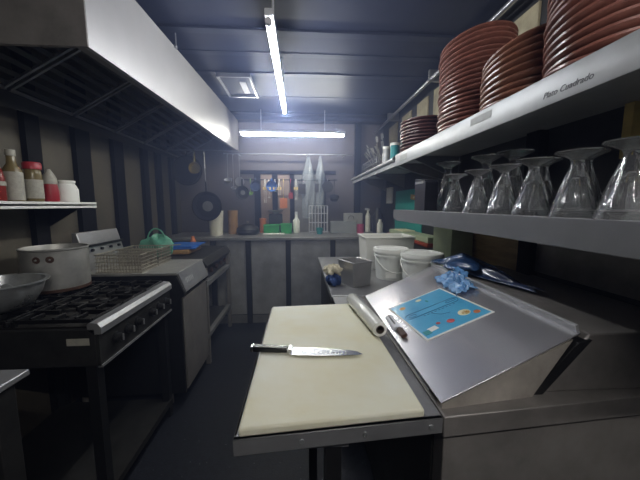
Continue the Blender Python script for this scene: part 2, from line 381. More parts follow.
# ------------------------------------------------------------ small steel table lower left
t = thing('steel_table', 'small steel table with a square leg, cut off by lower left edge', 'table', (-1.2,.6,0))
MB().box(-1.55,-.85,.1,.935,.87,.89).build('tabletop', 'steel', t, bevel=.004)
for x, y in ((-.91,.86),(-1.52,.86),(-.91,.15),(-1.52,.15)): MB().box(x-.022,x+.045,y-.022,y+.04,0,.87).build('leg', 'vdsteel', t, bevel=.004)
MB().box(-1.5,-.86,.87,.89,.3,.33).build('rail', 'dsteel', t)

# ------------------------------------------------------------ gas range
t = thing('gas_range', 'black six burner gas range with steel front rail and knobs', 'stove', (-1.2,1.58,0))
RY0, RY1, RX0, RX1 = 1.245, 1.93, -1.57, -.86
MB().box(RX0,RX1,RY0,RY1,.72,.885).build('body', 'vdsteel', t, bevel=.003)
MB().box(RX0+.01,RX1-.01,RY0+.015,RY1-.015,.885,.892).build('drip_tray', 'gunk', t)
MB().prism([(RX1-.03,.905),(RX1-.02,.912),(RX1+.012,.908),(RX1+.026,.89),(RX1+.026,.862),(RX1-.0,.86),(RX1-.03,.88)], 'y', RY0, RY1).build('front_rail', 'steel', t)
MB().box(RX1,RX1+.014,RY0,RY1,.72,.862).build('control_panel', 'vdsteel', t)
MB().box(RX1+.002,RX1+.02,RY0,RY1,.715,.725).build('lower_trim', 'steel', t)
for k in range(6):
    y = RY0+.11+k*.09+(k//3)*.05
    kn = MB().cyl((RX1+.014,y,.80),(RX1+.024,y,.80),.026,seg=20).cyl((RX1+.024,y,.80),(RX1+.045,y,.80),.020,.017,seg=20).build('knob', 'black', t)
    MB().box(RX1+.045,RX1+.05,y-.003,y+.003,.785,.815).build('pointer', 'steel', kn)
MB().box(-.975,-.885,RY0-.002,RY0,.815,.845).build('rating_plate', 'label', t)
for iy in range(3):
    for ix in range(2):
        cx = RX0+.19+ix*.34; cy = RY0+.125+iy*.218
        g = MB()
        hx, hy = .155, .10
        for s in (-1,1):
            g.box(cx-hx,cx+hx,cy+s*hy-.006,cy+s*hy+.006,.905,.922).box(cx+s*hx-.006,cx+s*hx+.006,cy-hy,cy+hy,.905,.922)
            g.box(cx+s*.045,cx+s*hx,cy-.006,cy+.006,.908,.928).box(cx-.006,cx+.006,cy+s*.035,cy+s*hy,.908,.928)
            for q in (-1,1):
                g.box(cx+s*.09-.005,cx+s*.09+.005,cy+q*.03,cy+q*hy,.908,.928)
                g.box(cx+s*hx-.008,cx+s*hx+.008,cy+q*hy-.008,cy+q*hy+.008,.89,.915)
        gr = g.build('burner_grate', 'iron', t, bevel=.002)
        MB().cyl((cx,cy,.89),(cx,cy,.902),.045,.04,seg=24).cyl((cx,cy,.902),(cx,cy,.910),.028,.024,seg=24).build('burner', 'iron', t)
for x, y in ((RX1-.03,RY0+.025),(RX1-.03,RY1-.03),(RX0+.03,RY0+.025),(RX0+.03,RY1-.03)):
    MB().box(x-.022,x+.022,y-.022,y+.022,0,.72).build('leg', 'black', t)
MB().box(RX0+.02,RX1-.005,RY0+.02,RY1-.02,.095,.112).box(RX1-.012,RX1-.002,RY0+.02,RY1-.02,.085,.12).build('lower_shelf', 'vdsteel', t)
MB().box(RX0,RX0+.012,RY0,RY1,.885,1.0).build('splashback', 'vdsteel', t)

# stock pot
px, py, pz = -1.385, 1.755, .929
t = thing('stock_pot', 'large worn aluminium stock pot on the back of the range', 'pot', (px,py,pz))
T = Matrix.Translation((px,py,pz))
MB().lathe([(0,0),(.137,0),(.148,.008),(.150,.03),(.150,.225),(.155,.230),(.155,.236),(.148,.238),(.145,.232),(.145,.03),(.135,.012),(0,.012)], 48, T).build('body', 'alu', t)
MB().lathe([(.1492,.002),(.1515,.004),(.1515,.018),(.1492,.020)], 48, T).build('burnt_ring', 'burn', t)
for da in (-.19, .19):
    a = math.radians(-72)+da
    p = Vector((px+.150*math.cos(a), py+.150*math.sin(a), pz+.185)); d = Vector((math.cos(a), math.sin(a), 0))
    st = MB().cyl(p, p+d*.002, .018, .016, seg=20).build('stain', 'burn', t)
    MB().cyl(p+d*.002, p+d*.009, .005, .004, seg=12).build('rivet', 'alubright', st)
# aluminium bowl
px, py, pz = -1.37, 1.395, .929
t = thing('mixing_bowl', 'wide dented aluminium bowl on the near left burners', 'bowl', (px,py,pz))
MB().lathe([(0,0),(.09,0),(.125,.02),(.155,.07),(.170,.12),(.184,.122),(.184,.127),(.167,.126),(.150,.07),(.12,.026),(.088,.006),(0,.006)], 48, Matrix.Translation((px,py,pz)),
           lambda a, r, z: 1+.006*math.sin(3*a)+.004*math.sin(7*a)).build('bowl', 'alubright', t)
MB().grid(lambda u, v: (px-.12+.2*u, py-.10+.18*v, pz+.075+.02*math.sin(9*u+3*v)+.012*math.sin(17*v)), 16, 16).build('foil', 'alubright', t, solid=.001)

# ------------------------------------------------------------ fryer
t = thing('deep_fryer', 'steel deep fryer cabinet between the range and the dark griddle', 'fryer', (-1.15,2.24,0))
FY0, FY1 = 1.98, 2.50
for y in (FY0, FY1-.02): MB().prism([(-1.55,.10),(-.800,.10),(-.800,.78),(-.772,.80),(-.825,.935),(-1.55,.935)], 'y', y, y+.02).build('side_panel', 'black', t)
MB().prism([(-1.55,.10),(-.815,.10),(-.815,.78),(-1.55,.78)], 'y', FY0+.02, FY1-.02).build('cabinet', 'black', t)
MB().box(-.815,-.790,FY0+.02,FY1-.02,.12,.775).build('door', 'dsteel', t, bevel=.003)
MB().prism([(-.83,.80),(-.79,.80),(-.768,.82),(-.815,.948),(-.83,.95)], 'y', FY0+.02, FY1-.02).build('front_slope', 'tsteel', t)
MB().box(-1.55,-.815,FY0,FY1,.935,.952).build('worktop', 'alu', t, bevel=.003)
for x in (-1.5,-.93):
    for y in (FY0+.05,FY1-.05): MB().cyl((x,y,0),(x,y,.10),.022).build('leg', 'dsteel', t)
# brand-like lettering is unreadable streaks on the slope
sl = MB()
for k in range(5):
    yy = 2.06+k*.028
    sl.hexa([(-.785,yy,.866),(-.785,yy+.014,.866),(-.797,yy+.018,.897),(-.797,yy+.004,.897),(-.781,yy,.866),(-.781,yy+.014,.866),(-.794,yy+.018,.898),(-.794,yy+.004,.898)])
sl.build('worn_lettering', 'shelf', t)
bp = MB(); bp.prism([(-1.50,.952),(-1.43,.952),(-1.43,1.06),(-1.47,1.215),(-1.50,1.215)], 'y', 2.04, 2.48)
b2 = bp.build('back_console', 'steel', t, bevel=.004)
MB().box(-1.437,-1.425,2.09,2.48,1.115,1.13).build('slot', 'black', b2)
for k in range(4):
    y = 2.12+k*.1; MB().cyl((-1.435,y,1.09),(-1.42,y,1.09),.010).build('indicator', 'black', b2)
# wire frying baskets
def basket(x0, x1, y0, y1, z0, z1, label):
    t = thing('fry_basket', label, 'basket', ((x0+x1)/2,(y0+y1)/2,z0), 'wire frying baskets on the fryer')
    w_ = MB(); r = .0027
    for z in (z0+.003, z1):
        w_.path([(x0,y0,z),(x1,y0,z),(x1,y1,z),(x0,y1,z)], .004, 6, True)
    m_ = MB(); n = 15
    for i in range(1, n):
        u = i/n; x = x0+(x1-x0)*u
        m_.path([(x,y0,z1),(x,y0,z0+.003),(x,y1,z0+.003),(x,y1,z1)], r, 5)
    for i in range(1, n):
        y = y0+(y1-y0)*i/n
        m_.path([(x0,y,z1),(x0,y,z0+.003),(x1,y,z0+.003),(x1,y,z1)], r, 5)
    for i in range(1, 5):
        z = z0+(z1-z0)*i/5; m_.path([(x0,y0,z),(x1,y0,z),(x1,y1,z),(x0,y1,z)], r, 5, True)
    w_.build('frame', 'grease', t); m_.build('mesh', 'grease', t)
    xm = (x0+x1)/2
    MB().path([(x1,(y0+y1)/2-.03,z1),(x1+.05,(y0+y1)/2-.012,z1+.015),(x1+.12,(y0+y1)/2,z1+.02),(x1+.05,(y0+y1)/2+.012,z1+.015),(x1,(y0+y1)/2+.03,z1)], .004, 6).build('handle', 'grease', t)
basket(-1.34,-1.05,2.0,2.22,.954,1.075,'wire frying basket nearer the stock pot')
basket(-1.34,-1.05,2.24,2.46,.954,1.075,'wire frying basket beside the green netting')

# wooden board, blue trays, green net, behind the fryer
t = thing('griddle', 'dark flat griddle on an open steel stand at the aisle end', 'griddle', (-1.15,3.0,0))
MB().prism([(-1.55,.86),(-.81,.86),(-.79,.88),(-.83,.945),(-1.55,.955)], 'y', 2.53, 3.385).build('plate', 'vdsteel', t, bevel=.004)
MB().box(-1.55,-.84,2.54,3.37,.74,.86).build('burner_box', 'black', t)
for y in (2.78,2.95,3.12,3.27): MB().cyl((-.85,y,.80),(-.82,y,.80),.022).build('knob', 'burn', t)
for x, y in ((-.82,2.56),(-.82,3.37),(-1.52,2.56),(-1.52,3.37)): MB().box(x-.018,x+.018,y-.018,y+.018,0,.86).build('leg', 'dsteel', t)
MB().box(-.84,-.80,2.53,3.40,.70,.735).build('front_rail', 'tsteel', t)
MB().box(-.84,-.80,2.53,3.40,.24,.275).build('front_rail', 'tsteel', t)
MB().box(-1.52,-.84,2.70,3.33,.25,.262).build('lower_shelf', 'vdsteel', t)
MB().box(-1.54,-1.53,2.70,3.33,.1,.86).build('back_sheet', 'black', t)
MB().box(-.83,-.79,2.515,2.535,.742,.762).build('hinge', 'tsteel', t)

tag(MB().box(-1.30,-1.0,2.70,3.05,.957,1.0,.012).build('wooden_board', 'bread'), 'thick brown wooden board lying on the dark griddle', 'board')
for k,(a,z) in enumerate((( .15,1.001),(-.08,1.014))):
    o = MB().obox((.30,.34,.012), Matrix.Translation((-1.12,2.88+.03*k,z+.0065)) @ Matrix.Rotation(a,4,'Z'), .005).build('tray', 'skyb')
    tag(o, ('blue plastic tray lying directly on the brown wooden board','upper blue plastic tray on top of another blue tray')[k], 'tray', 'blue trays on the wooden board')
t = thing('net_bag', 'green translucent net bag with loop handle beside the blue trays', 'bag', (-1.32,2.60,.93))
def blob(cx, cy, cz, rx, ry, rz, seed, amp=.2):
    rnd = random.Random(seed); ph = [rnd.random()*6 for _ in range(8)]
    def f(u, v):
        a = 2*PI*u; b_ = PI*v-PI/2
        k = 1+amp*(math.sin(3*a+ph[0])*math.cos(2*b_+ph[1])+.6*math.sin(5*a+ph[2]+3*b_)+.4*math.sin(9*a+ph[3])*math.sin(7*b_+ph[4]))
        z = cz + rz*math.sin(b_)*k
        return (cx+rx*math.cos(a)*math.cos(b_)*k, cy+ry*math.sin(a)*math.cos(b_)*k, max(cz-rz, z))
    return f
MB().grid(blob(-1.21,2.60,1.046,.13,.055,.088,3), 32, 16).build('net', 'gbag', t)
MB().path([(-1.30+.075*(1-math.cos(a))*1, 2.60, 1.085+.115*math.sin(a)) for a in [PI*k/14 for k in range(15)]], .006).build('handle', 'gbag', t)
tag(MB().lathe([(0,0),(.03,0),(.035,.05),(.02,.09),(.014,.12),(0,.12)], 20, Matrix.Translation((-1.12,3.16,.957))).build('copper_shaker', 'orangep'), 'small copper coloured shaker standing behind the green net bag', 'shaker')

# ------------------------------------------------------------ pass counter at the back
t = thing('pass_counter', 'back counter with a grey top over crinkled steel panels', 'counter', (-.2,3.6,0))
MB().box(-1.60,1.13,3.40,4.14,.995,1.03).build('top', 'tsteel', t, bevel=.005)
edges = [-1.56,-.60,-.14,.385,1.12]
for k, (a, b_) in enumerate(zip(edges, edges[1:])):
    MB().box(a,b_,3.47,3.485,.1,.995).build('panel', 'gpanel', t)
for x in (-1.0,-.60,-.14,.385,.8): MB().box(x-.03,x+.03,3.43,3.47,0,.995).build('post', 'black', t)
MB().box(-1.56,1.12,3.45,3.47,.0,.09).build('kick_board', 'tsteel', t)

# ------------------------------------------------------------ rails with hanging things
t = thing('hanging_rail', 'upper steel rail across the back wall under the tube lamp', 'rail', (-.15,4.0,2.06))
MB().cyl((-.98,4.0,2.06),(.70,4.0,2.06),.008).build('bar', 'conduit', t)
for x in (-.8,.1,.6): MB().cyl((x,4.0,2.06),(x,YB,2.06),.006).build('bracket', 'conduit', t)
t = thing('hanging_rail', 'lower dark rail on the back wall carrying pans and tools', 'rail', (-.15,4.0,1.73))
MB().cyl((-.80,4.0,1.73),(.50,4.0,1.73),.006).build('bar', 'stud', t)
for x in (-.7,0,.4): MB().cyl((x,4.0,1.73),(x,YB,1.73),.006).build('bracket', 'stud', t)

def pan(label, x, y, z, r, handle, m, disc=None, ry=0.0, tilt=0.0):
    t = thing('frying_pan', label, 'pan', (x,y,z))
    T = Matrix.Translation((x,y,z)) @ Matrix.Rotation(tilt,4,'Z') @ Matrix.Rotation(PI/2,4,'X')
    MB().lathe([(0,0),(r*.8,0),(r,.04),(r*1.02,.042),(r*.97,.042),(r*.78,.006),(0,.006)], 32, T).build('body', m, t)
    if disc: MB().lathe([(0,.0455),(r*.4,.0455),(r*.4,.0475),(0,.0475)][:0] or [(0,-.001),(r*.36,-.001),(r*.36,.001),(0,.001)], 24, Matrix.Translation((x,y-.008,z)) @ Matrix.Rotation(PI/2,4,'X')).build('centre_disc', disc, t)
    MB().box(x-.011,x+.011,y-.045,y-.030,z+r*.97,z+r+handle,.004).build('handle', m, t)
    return t
pan('big black wok with a brassy shine hanging under the hood', -1.31, 3.66, 1.80, .17, .03, 'darkpl')
pan('small added brassy pan imitating the yellow highlight on the black wok', -1.20, 3.59, 1.82, .065, .13, 'brass')  # added pan, its brassy colour stands in for the wok's yellow highlight
t2 = pan('round black frying pan with a grey centre hanging near the hood corner', -1.09, 3.62, 1.385, .17, .13, 'darkpl', 'tsteel')
pan('small dull grey pan hanging left of the lime green ladle', -.74, 3.97, 1.56, .085, .09, 'vdsteel', 'tsteel')
pan('blue round skillet, left of the two hanging on the lower rail', -.575, 3.985, 1.645, .066, .04, 'bluep')
pan('deeper blue round skillet, right of the two on the lower rail', -.365, 3.985, 1.645, .07, .03, 'skyb')
t = thing('rail_hanger', 'thin steel rail by the hood end from which black pans hang', 'rail', (-1.15,3.6,2.0))
MB().cyl((-1.58,3.56,2.02),(-.70,3.56,2.02),.006).build('bar', 'conduit', t)
for x in (-1.30,-1.09): MB().cyl((x,3.56,2.02),(x,3.575,{-1.30:1.98,-1.09:1.67}[x]),.0035,seg=8).build('hook', 'conduit', t)
def ladle(label, x, y, ztop, L, m, head='ladle', hm=None, cat='ladle', hr=.04):
    t = thing(head, label, cat, (x,y,ztop-L))
    MB().path([(x,y,ztop-.012),(x+.008,y+.003,ztop+.006),(x,y-.012,ztop+.012),(x,y-.014,ztop-.02),(x,y-.014,ztop-L)], .0045).build('handle', m, t)
    z = ztop-L
    if head == 'ladle': MB().lathe([(0,-hr),(hr*.7,-hr*.7),(hr,0),(hr*.93,0),(hr*.65,-hr*.62),(0,-hr*.9)], 20, Matrix.Translation((x,y-.014,z)) @ Matrix.Rotation(.5,4,'X')).build('bowl', hm or m, t)
    elif head == 'skimmer': MB().lathe([(0,0),(hr,.008),(hr,.012),(0,.004)], 20, Matrix.Translation((x,y-.014,z-hr*.8)) @ Matrix.Rotation(PI/2,4,'X')).build('disc', hm or m, t)
    else: MB().box(x-hr*.8,x+hr*.8,y-.018,y-.012,z-hr*2.2,z).build('blade', hm or m, t)
    return t
ladle('steel ladle hanging from upper rail nearest the hood', -.93, 4.0, 2.05, .32, 'conduit', hr=.055)
ladle('steel skimmer hanging from upper rail beside the nearest ladle', -.78, 4.0, 2.05, .30, 'conduit', 'skimmer', cat='skimmer', hr=.06)
ladle('small steel ladle with long handle above the cream tub', -.86, 4.0, 2.05, .42, 'conduit', hr=.035)
ladle('lime green ladle hanging at left end of the lower rail', -.645, 4.0, 1.73, .17, 'lgreen', hr=.035)
ladle('orange spatula hanging low below the blue skillets', -.215, 4.0, 1.73, .24, 'yellow', 'spatula', 'orangep', 'spatula', .06)
ladle('rosy red spatula hanging against the dark stud', -.12, 4.0, 1.73, .17, 'pink', 'spatula', 'redcap', 'spatula', .035)
ladle('dark square spatula hanging right of the tall yellow tool', .03, 4.0, 1.73, .05, 'stud', 'spatula', 'darkpl', 'spatula', .06)
ladle('grey slotted turner hanging near the right end of the rail', .24, 4.0, 1.73, .05, 'stud', 'spatula', 'darkpl', 'spatula', .05)
ladle('pale steel skimmer hanging at the right end of lower rail', .37, 4.0, 1.73, .03, 'conduit', 'skimmer', 'vdsteel', 'skimmer', .075)
ladle('small dark ladle hanging far right below the skimmer', .46, 4.0, 1.73, .22, 'stud', hm='vdsteel', hr=.07)
for k, (x, L) in enumerate(((-.455,.30),(-.405,.24),(-.325,.16),(-.27,.20),(-.05,.26))):
    t = thing('tongs', 'pale kitchen tongs with yellow grips, %s on the lower rail' % ('leftmost','second from left','third from left','fourth from left','rightmost, standing alone')[k], 'tongs', (x,3.99,1.73-L), 'tongs with yellow grips on the rail')
    for s in (-1,1): MB().path([(x+s*.004,3.988,1.735),(x+s*.012,3.985,1.62),(x+s*.010,3.985,1.73-L)], .004).build('arm', 'white', t)
    for s in (-1,1): MB().cyl((x+s*.016,3.985,1.60),(x+s*.016,3.985,1.635),.013,seg=10).build('grip', 'yellow', t)

# clear bags
for k, (x, zt, zb, w_) in enumerate(((.115,2.05,1.22,.085),(.275,2.05,1.35,.06))):
    def f(u, v, x=x, zt=zt, zb=zb, w_=w_):
        z = zt+(zb-zt)*v; ww = w_*(.15+.85*min(1,v*3))
        return (x+(u-.5)*2*ww, 4.03-.05*math.sin(PI*u)*min(1,v*3)+.012*math.sin(11*u+9*v+k), z)
    o = MB().grid(f, 18, 26).build('plastic_bag', 'clearbag', solid=.001)
    tag(o, ('wide clear plastic bag hanging from the upper rail','narrow clear plastic bag hanging right of the wide one')[k], 'bag', 'clear bags on the upper rail')

# ------------------------------------------------------------ things on the back counter
ZT = 1.03
def openbox(name, label, cat, x0, x1, y0, y1, z0, h, m, th=.004, flare=.0, rim=True, group=None, rot=0.0, parts=None):
    cx, cy = (x0+x1)/2, (y0+y1)/2
    t = thing(name, label, cat, (cx,cy,z0), group)
    hx, hy = (x1-x0)/2, (y1-y0)/2
    R = Matrix.Translation((cx,cy,z0)) @ Matrix.Rotation(rot,4,'Z')
    mb = MB()
    def ring(k, z, ins=0): return [mb.bm.verts.new(R @ Vector((sx*(hx*k-ins), sy*(hy*k-ins), z))) for sx, sy in ((-1,-1),(1,-1),(1,1),(-1,1))]
    r0 = ring(1-flare, 0); r1 = ring(1, h); r2 = ring(1, h, th); r3 = ring(1-flare, th, th)
    for A, B in ((r0,r1),(r1,r2),(r2,r3)):
        for i in range(4): mb.bm.faces.new((A[i],A[(i+1)%4],B[(i+1)%4],B[i]))
    mb.bm.faces.new(r0[::-1]); mb.bm.faces.new(r3)
    mb.build('body', m, t, bevel=.004)
    if rim:
        rb = MB(); rb.path([R @ Vector((sx*(hx+.002), sy*(hy+.002), h)) for sx, sy in ((-1,-1),(0,-1),(1,-1),(1,0),(1,1),(0,1),(-1,1),(-1,0))], max(.005, th), 8, True)
        rb.build('rim', m, t)
    return t
bottle('storage_tub', 'tall cream bucket on back counter under the black frying pan', 'bucket', -1.03, 3.72, [(0,0),(.075,0),(.09,.29),(.095,.30),(.085,.30),(.07,.01),(0,.01)], 'tub', z0=ZT)
bottle('storage_tube', 'brown cylinder standing right of the tall cream bucket', 'canister', -.865, 3.90, [(0,0),(.06,0),(.062,.30),(.055,.30),(.05,.01),(0,.01)], 'bread', z0=ZT)
t = thing('casserole', 'black covered pot lying on the back counter left side', 'pot', (-.66,3.80,ZT))
MB().lathe([(0,0),(.12,0),(.145,.03),(.14,.07),(0,.075)], 28, Matrix.Translation((-.66,3.80,ZT))).build('body', 'darkpl', t)
MB().lathe([(0,.14),(.06,.13),(.12,.095),(.142,.072),(0,.07)], 28, Matrix.Translation((-.66,3.80,ZT))).build('lid', 'black', t)
MB().lathe([(0,.17),(.018,.165),(.012,.135),(0,.135)], 14, Matrix.Translation((-.66,3.80,ZT))).build('knob', 'dsteel', t)
openbox('plastic_crate', 'green plastic crate, wider of the two on the back counter', 'crate', -.47,-.27,3.86,4.02,ZT,.11,'green')
openbox('plastic_crate', 'green plastic crate, narrower and taller, next to wider crate', 'crate', -.25,-.11,3.86,4.02,ZT,.12,'green')
tag(MB().box(-.47,-.20,3.70,3.83,ZT,ZT+.012,.003).build('paper_stack', 'paper'), 'flat white papers lying before the green crates', 'paper')
t = bottle('spice_jar', 'orange lidded jar left of the green crates', 'jar', -.50, 4.05, [(0,0),(.045,0),(.045,.16),(0,.16)], 'orangep', 'orangep', [(0,.16),(.048,.16),(.048,.19),(0,.19)], z0=ZT)
t = thing('kitchen_scale', 'dark scale shape on a stand behind the green crates', 'scale', (-.33,4.08,ZT))
MB().box(-.42,-.24,4.04,4.13,ZT,ZT+.25).build('body', 'vdsteel', t, bevel=.01)
MB().lathe([(0,.25),(.03,.25),(.03,.27),(.10,.29),(.105,.30),(0,.30)], 24, Matrix.Translation((-.33,4.05,ZT))).build('pan', 'dsteel', t)
bottle('spray_bottle', 'pale grey bottle standing right of the green crates', 'bottle', -.05, 4.0, [(0,0),(.045,0),(.047,.16),(.02,.2),(.018,.24),(0,.24)], 'bucket', 'whitem', [(0,.24),(.02,.24),(.02,.28),(0,.28)], z0=ZT)
bottle('drinking_cup', 'squat dark teal cup between pale bottle and clear box', 'cup', .25, 3.78, [(0,0),(.035,0),(.045,.08),(.04,.08),(.03,.006),(0,.006)], 'tealp', z0=ZT)
# wire rack
t = thing('wire_rack', 'white wire stand of upright bars on the back counter', 'rack', (.24,4.02,ZT))
r_ = MB()
for k in range(7):
    x = .12+k*.04; r_.path([(x,3.86,ZT+.004),(x,3.86,ZT+.36),(x,3.95,ZT+.36),(x,3.95,ZT+.004)], .0035, 6)
r_.build('upright_bars', 'whitem', t)
r_ = MB()
for z in (.02,.14,.26,.36): r_.path([(.12,3.86,ZT+z),(.36,3.86,ZT+z),(.36,3.95,ZT+z),(.12,3.95,ZT+z)], .004, 6, True)
r_.build('crossbars', 'whitem', t)
openbox('storage_box', 'clear plastic box on the back counter beside the pink cup', 'box', .40,.735,3.80,4.0,ZT,.15,'cplastic')
bottle('drinking_cup', 'pink cup standing at right end of the clear box', 'cup', .795, 3.86, [(0,0),(.045,0),(.05,.12),(.046,.12),(.04,.006),(0,.006)], 'pink', z0=ZT)
t = thing('carton', 'white carton with a dark arch mark behind the clear box', 'carton', (.74,4.07,ZT))
MB().box(.60,.86,4.03,4.09,ZT,ZT+.26).build('body', 'shelf', t, bevel=.003)
MB().path([(.66,4.028,ZT+.18),(.67,4.028,ZT+.215),(.70,4.028,ZT+.225),(.73,4.028,ZT+.215),(.74,4.028,ZT+.18)], .005,6).build('printed_arch', 'ink', t)
t = bottle('spray_bottle', 'white spray bottle with trigger behind the white carton', 'bottle', .94, 4.06, [(0,0),(.035,0),(.035,.22),(.014,.27),(.012,.30),(0,.30)], 'white', z0=ZT)
MB().obox((.07,.022,.03), Matrix.Translation((.93,4.06,ZT+.31)) @ Matrix.Rotation(.2,4,'Y'), .005).build('trigger_head', 'whitem', t)
t = bottle('soap_bottle', 'tilted pale grey bottle at far right of the back counter', 'bottle', 1.02, 3.72, [(0,0),(.04,0),(.04,.13),(.02,.16),(.018,.19),(0,.19)], 'bucket', z0=ZT)
bottle('storage_jug', 'dark jug in the shadowed right corner of the back counter', 'jug', 1.05, 3.95, [(0,0),(.07,0),(.08,.2),(.04,.28),(.035,.33),(0,.33)], 'darkpl', z0=ZT)

# ------------------------------------------------------------ far prep counter (right)
t = thing('prep_counter', 'grey steel counter carrying buckets and tub beyond the slanted lid', 'counter', (.6,2.2,0))
MB().prism([(.17,1.582),(1.13,1.582),(1.13,2.82),(.17,2.82)], 'z', .865, .90).build('top', 'tsteel', t, bevel=.004)
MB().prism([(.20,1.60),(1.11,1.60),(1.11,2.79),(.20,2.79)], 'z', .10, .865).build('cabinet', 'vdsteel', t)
for x, y in ((.23,1.64),(.23,2.76),(1.08,2.76)): MB().box(x-.02,x+.02,y-.02,y+.02,0,.1).build('leg', 'dsteel', t)

openbox('plastic_tub', 'white rectangular tub with thick rim behind the buckets', 'tub', .50,.885,2.22,2.50,.90,.25,'white',.008,.08)
def bucket(label, x, y, r, h, rot):
    t = thing('plastic_bucket', label, 'bucket', (x,y,.90), 'white lidded buckets')
    T = Matrix.Translation((x,y,.90)) @ Matrix.Rotation(rot,4,'Z')
    MB().lathe([(0,0),(r*.86,0),(r*.88,.006),(r*.97,h-.04),(r*1.03,h-.04),(r*1.03,h-.03),(r*.98,h-.03),(r,h),(0,h)], 40, T).build('body', 'bucket', t)
    MB().lathe([(0,h+.006),(r*.86,h+.006),(r*.9,h+.012),(r*1.05,h+.012),(r*1.07,h+.004),(r*1.07,h-.012),(r*1.02,h-.012),(r*1.02,h),(0,h)], 40, T).build('lid', 'white', t)
    pts = []
    for k in range(17):
        a = PI*k/16; pts.append((T @ Vector((r*1.04*math.cos(a+PI), -r*1.08*abs(math.sin(a))**.8 - .004, h-.04-.10*math.sin(a)))))
    MB().path(pts, .003, 6).build('handle', 'white', t)
    return t
b1 = bucket('white lidded bucket beside the steel container', .625, 1.985, .112, .195, .1)
MB().obox((.07,.002,.04), Matrix.Translation((.595,1.985-.106,.94)) @ Matrix.Rotation(-.15,4,'X')).build('paper_label', 'paper', b1)
bucket('white lidded bucket half hidden behind the slanted lid', .745, 1.752, .120, .20, -.3)
# steel container with cloth
cx, cy = .345, 1.835
openbox('steel_container', 'deep square steel food container beside the blue cloth', 'container', cx-.07,cx+.07,cy-.085,cy+.085,.90,.15,'steel',.003,.06,rot=.42)
t = thing('cleaning_cloth', 'crumpled navy cloth with cream tissue left of steel container', 'cloth', (.215,1.86,.90))
MB().grid(blob(.208,1.80,.937,.048,.04,.037,5,.24), 28, 14).build('cloth', 'cloth', t)
MB().grid(blob(.205,1.81,.995,.050,.036,.032,9,.34), 28, 14).build('tissue', 'tissue', t)
tag(MB().box(.40,.47,2.08,2.10,.90,.945).build('clip_holder', 'black'), 'little black holder standing behind the steel container', 'holder')

# right wall small things
t = thing('wall_poster', 'teal poster with an orange yellow mark on the right wall', 'poster', (1.14,3.1,1.35))
MB().box(1.142,1.15,2.72,3.50,1.10,1.56).build('sheet', 'teal', t)
MB().obox((.004,.30,.05), Matrix.Translation((1.140,2.86,1.47)) @ Matrix.Rotation(.1,4,'X'), .001).build('printed_mark', 'orange', t)
MB().obox((.005,.16,.02), Matrix.Translation((1.138,2.86,1.475)), .001).build('printed_mark', 'cream2', t)
tag(MB().box(1.128,1.149,3.62,3.84,1.42,1.62).build('wall_note', 'paper'), 'small white paper note pinned beyond the teal poster', 'note')
t = thing('storage_crate', 'long pale green crate with red rim along the right wall', 'crate', (1.03,2.6,.90))
R = Matrix.Translation((1.032,2.64,.90)) @ Matrix.Rotation(.04,4,'Z')
MB().obox((.15,.90,.17), R @ Matrix.Translation((0,0,.085)), .005).build('body', 'dsteel', t)
MB().obox((.17,.92,.03), R @ Matrix.Translation((0,0,.19)), .003).build('rim', 'redrim', t)
MB().obox((.14,.88,.045), R @ Matrix.Translation((0.0,0,.2275)), .005).build('lid', 'pgreen', t)
MB().obox((.12,.22,.01), R @ Matrix.Translation((0.0,.20,.255))).build('yellow_sheet', 'cream2', t)
tag(MB().box(.955,1.10,1.80,2.06,.90,1.255,.006).build('storage_box', 'pgreen'), 'upright pale green box under the far end of glass shelf', 'box')

# ------------------------------------------------------------ shelves on the right
t = thing('glass_shelf', 'lower grey steel shelf on the right wall under the glasses', 'shelf', (.93,1.3,1.36))
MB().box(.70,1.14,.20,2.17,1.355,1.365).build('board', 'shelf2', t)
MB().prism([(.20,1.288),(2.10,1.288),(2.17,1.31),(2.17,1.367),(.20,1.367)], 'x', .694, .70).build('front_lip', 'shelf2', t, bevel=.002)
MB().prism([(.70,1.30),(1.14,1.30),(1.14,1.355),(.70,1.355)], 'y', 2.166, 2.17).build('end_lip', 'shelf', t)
for y in (.5,2.12): MB().prism([(1.14,1.355),(.78,1.355),(1.14,1.20)], 'y', y, y+.006).build('bracket', 'shelf2', t)
t = thing('plate_shelf', 'upper grey steel shelf on right wall loaded with terracotta plates', 'shelf', (.93,1.3,1.75))
MB().box(.70,1.14,.20,2.16,1.745,1.756).build('board', 'shelf', t)
MB().box(.692,.70,.20,2.16,1.676,1.757,.002).build('front_lip', 'shelf', t)
for y in (.35,2.1): MB().prism([(1.14,1.745),(.76,1.745),(1.14,1.58)], 'y', y, y+.006).build('bracket', 'shelf2', t)
def onlip(y, z, rx=0): # text frame on the lip: reads left to right toward the camera-right (decreasing Y)
    return Matrix.Translation((.6915, y, z)) @ Matrix(((0,0,-1,0),(-1,0,0,0),(0,1,0,0),(0,0,0,1)))
text('worn_writing', 'Plato Cuadrado', .023, onlip(.765,1.704), 'ink', t)
MB().box(.6905,.692,1.07,1.20,1.715,1.742).build('tape_strip', 'tape', t)
MB().box(.6905,.692,1.92,2.05,1.70,1.735).build('tape_strip', 'tape', t)
t = thing('far_shelf', 'far upper shelf with doubled edge carrying the dish rack', 'shelf', (.93,3.1,1.74))
MB().box(.70,1.14,2.18,4.0,1.735,1.745).build('board', 'shelf', t)
MB().cyl((.70,2.19,1.735),(.70,4.0,1.735),.016).cyl((.70,2.19,1.735),(.70,2.20,1.735),.02).build('front_pipe', 'shelf', t)
MB().box(.706,.712,2.18,4.0,1.685,1.745).build('front_lip', 'shelf', t)
for y in (2.4,3.2,3.9): MB().prism([(1.14,1.735),(.76,1.735),(1.14,1.58)], 'y', y, y+.006).build('bracket', 'dsteel', t)
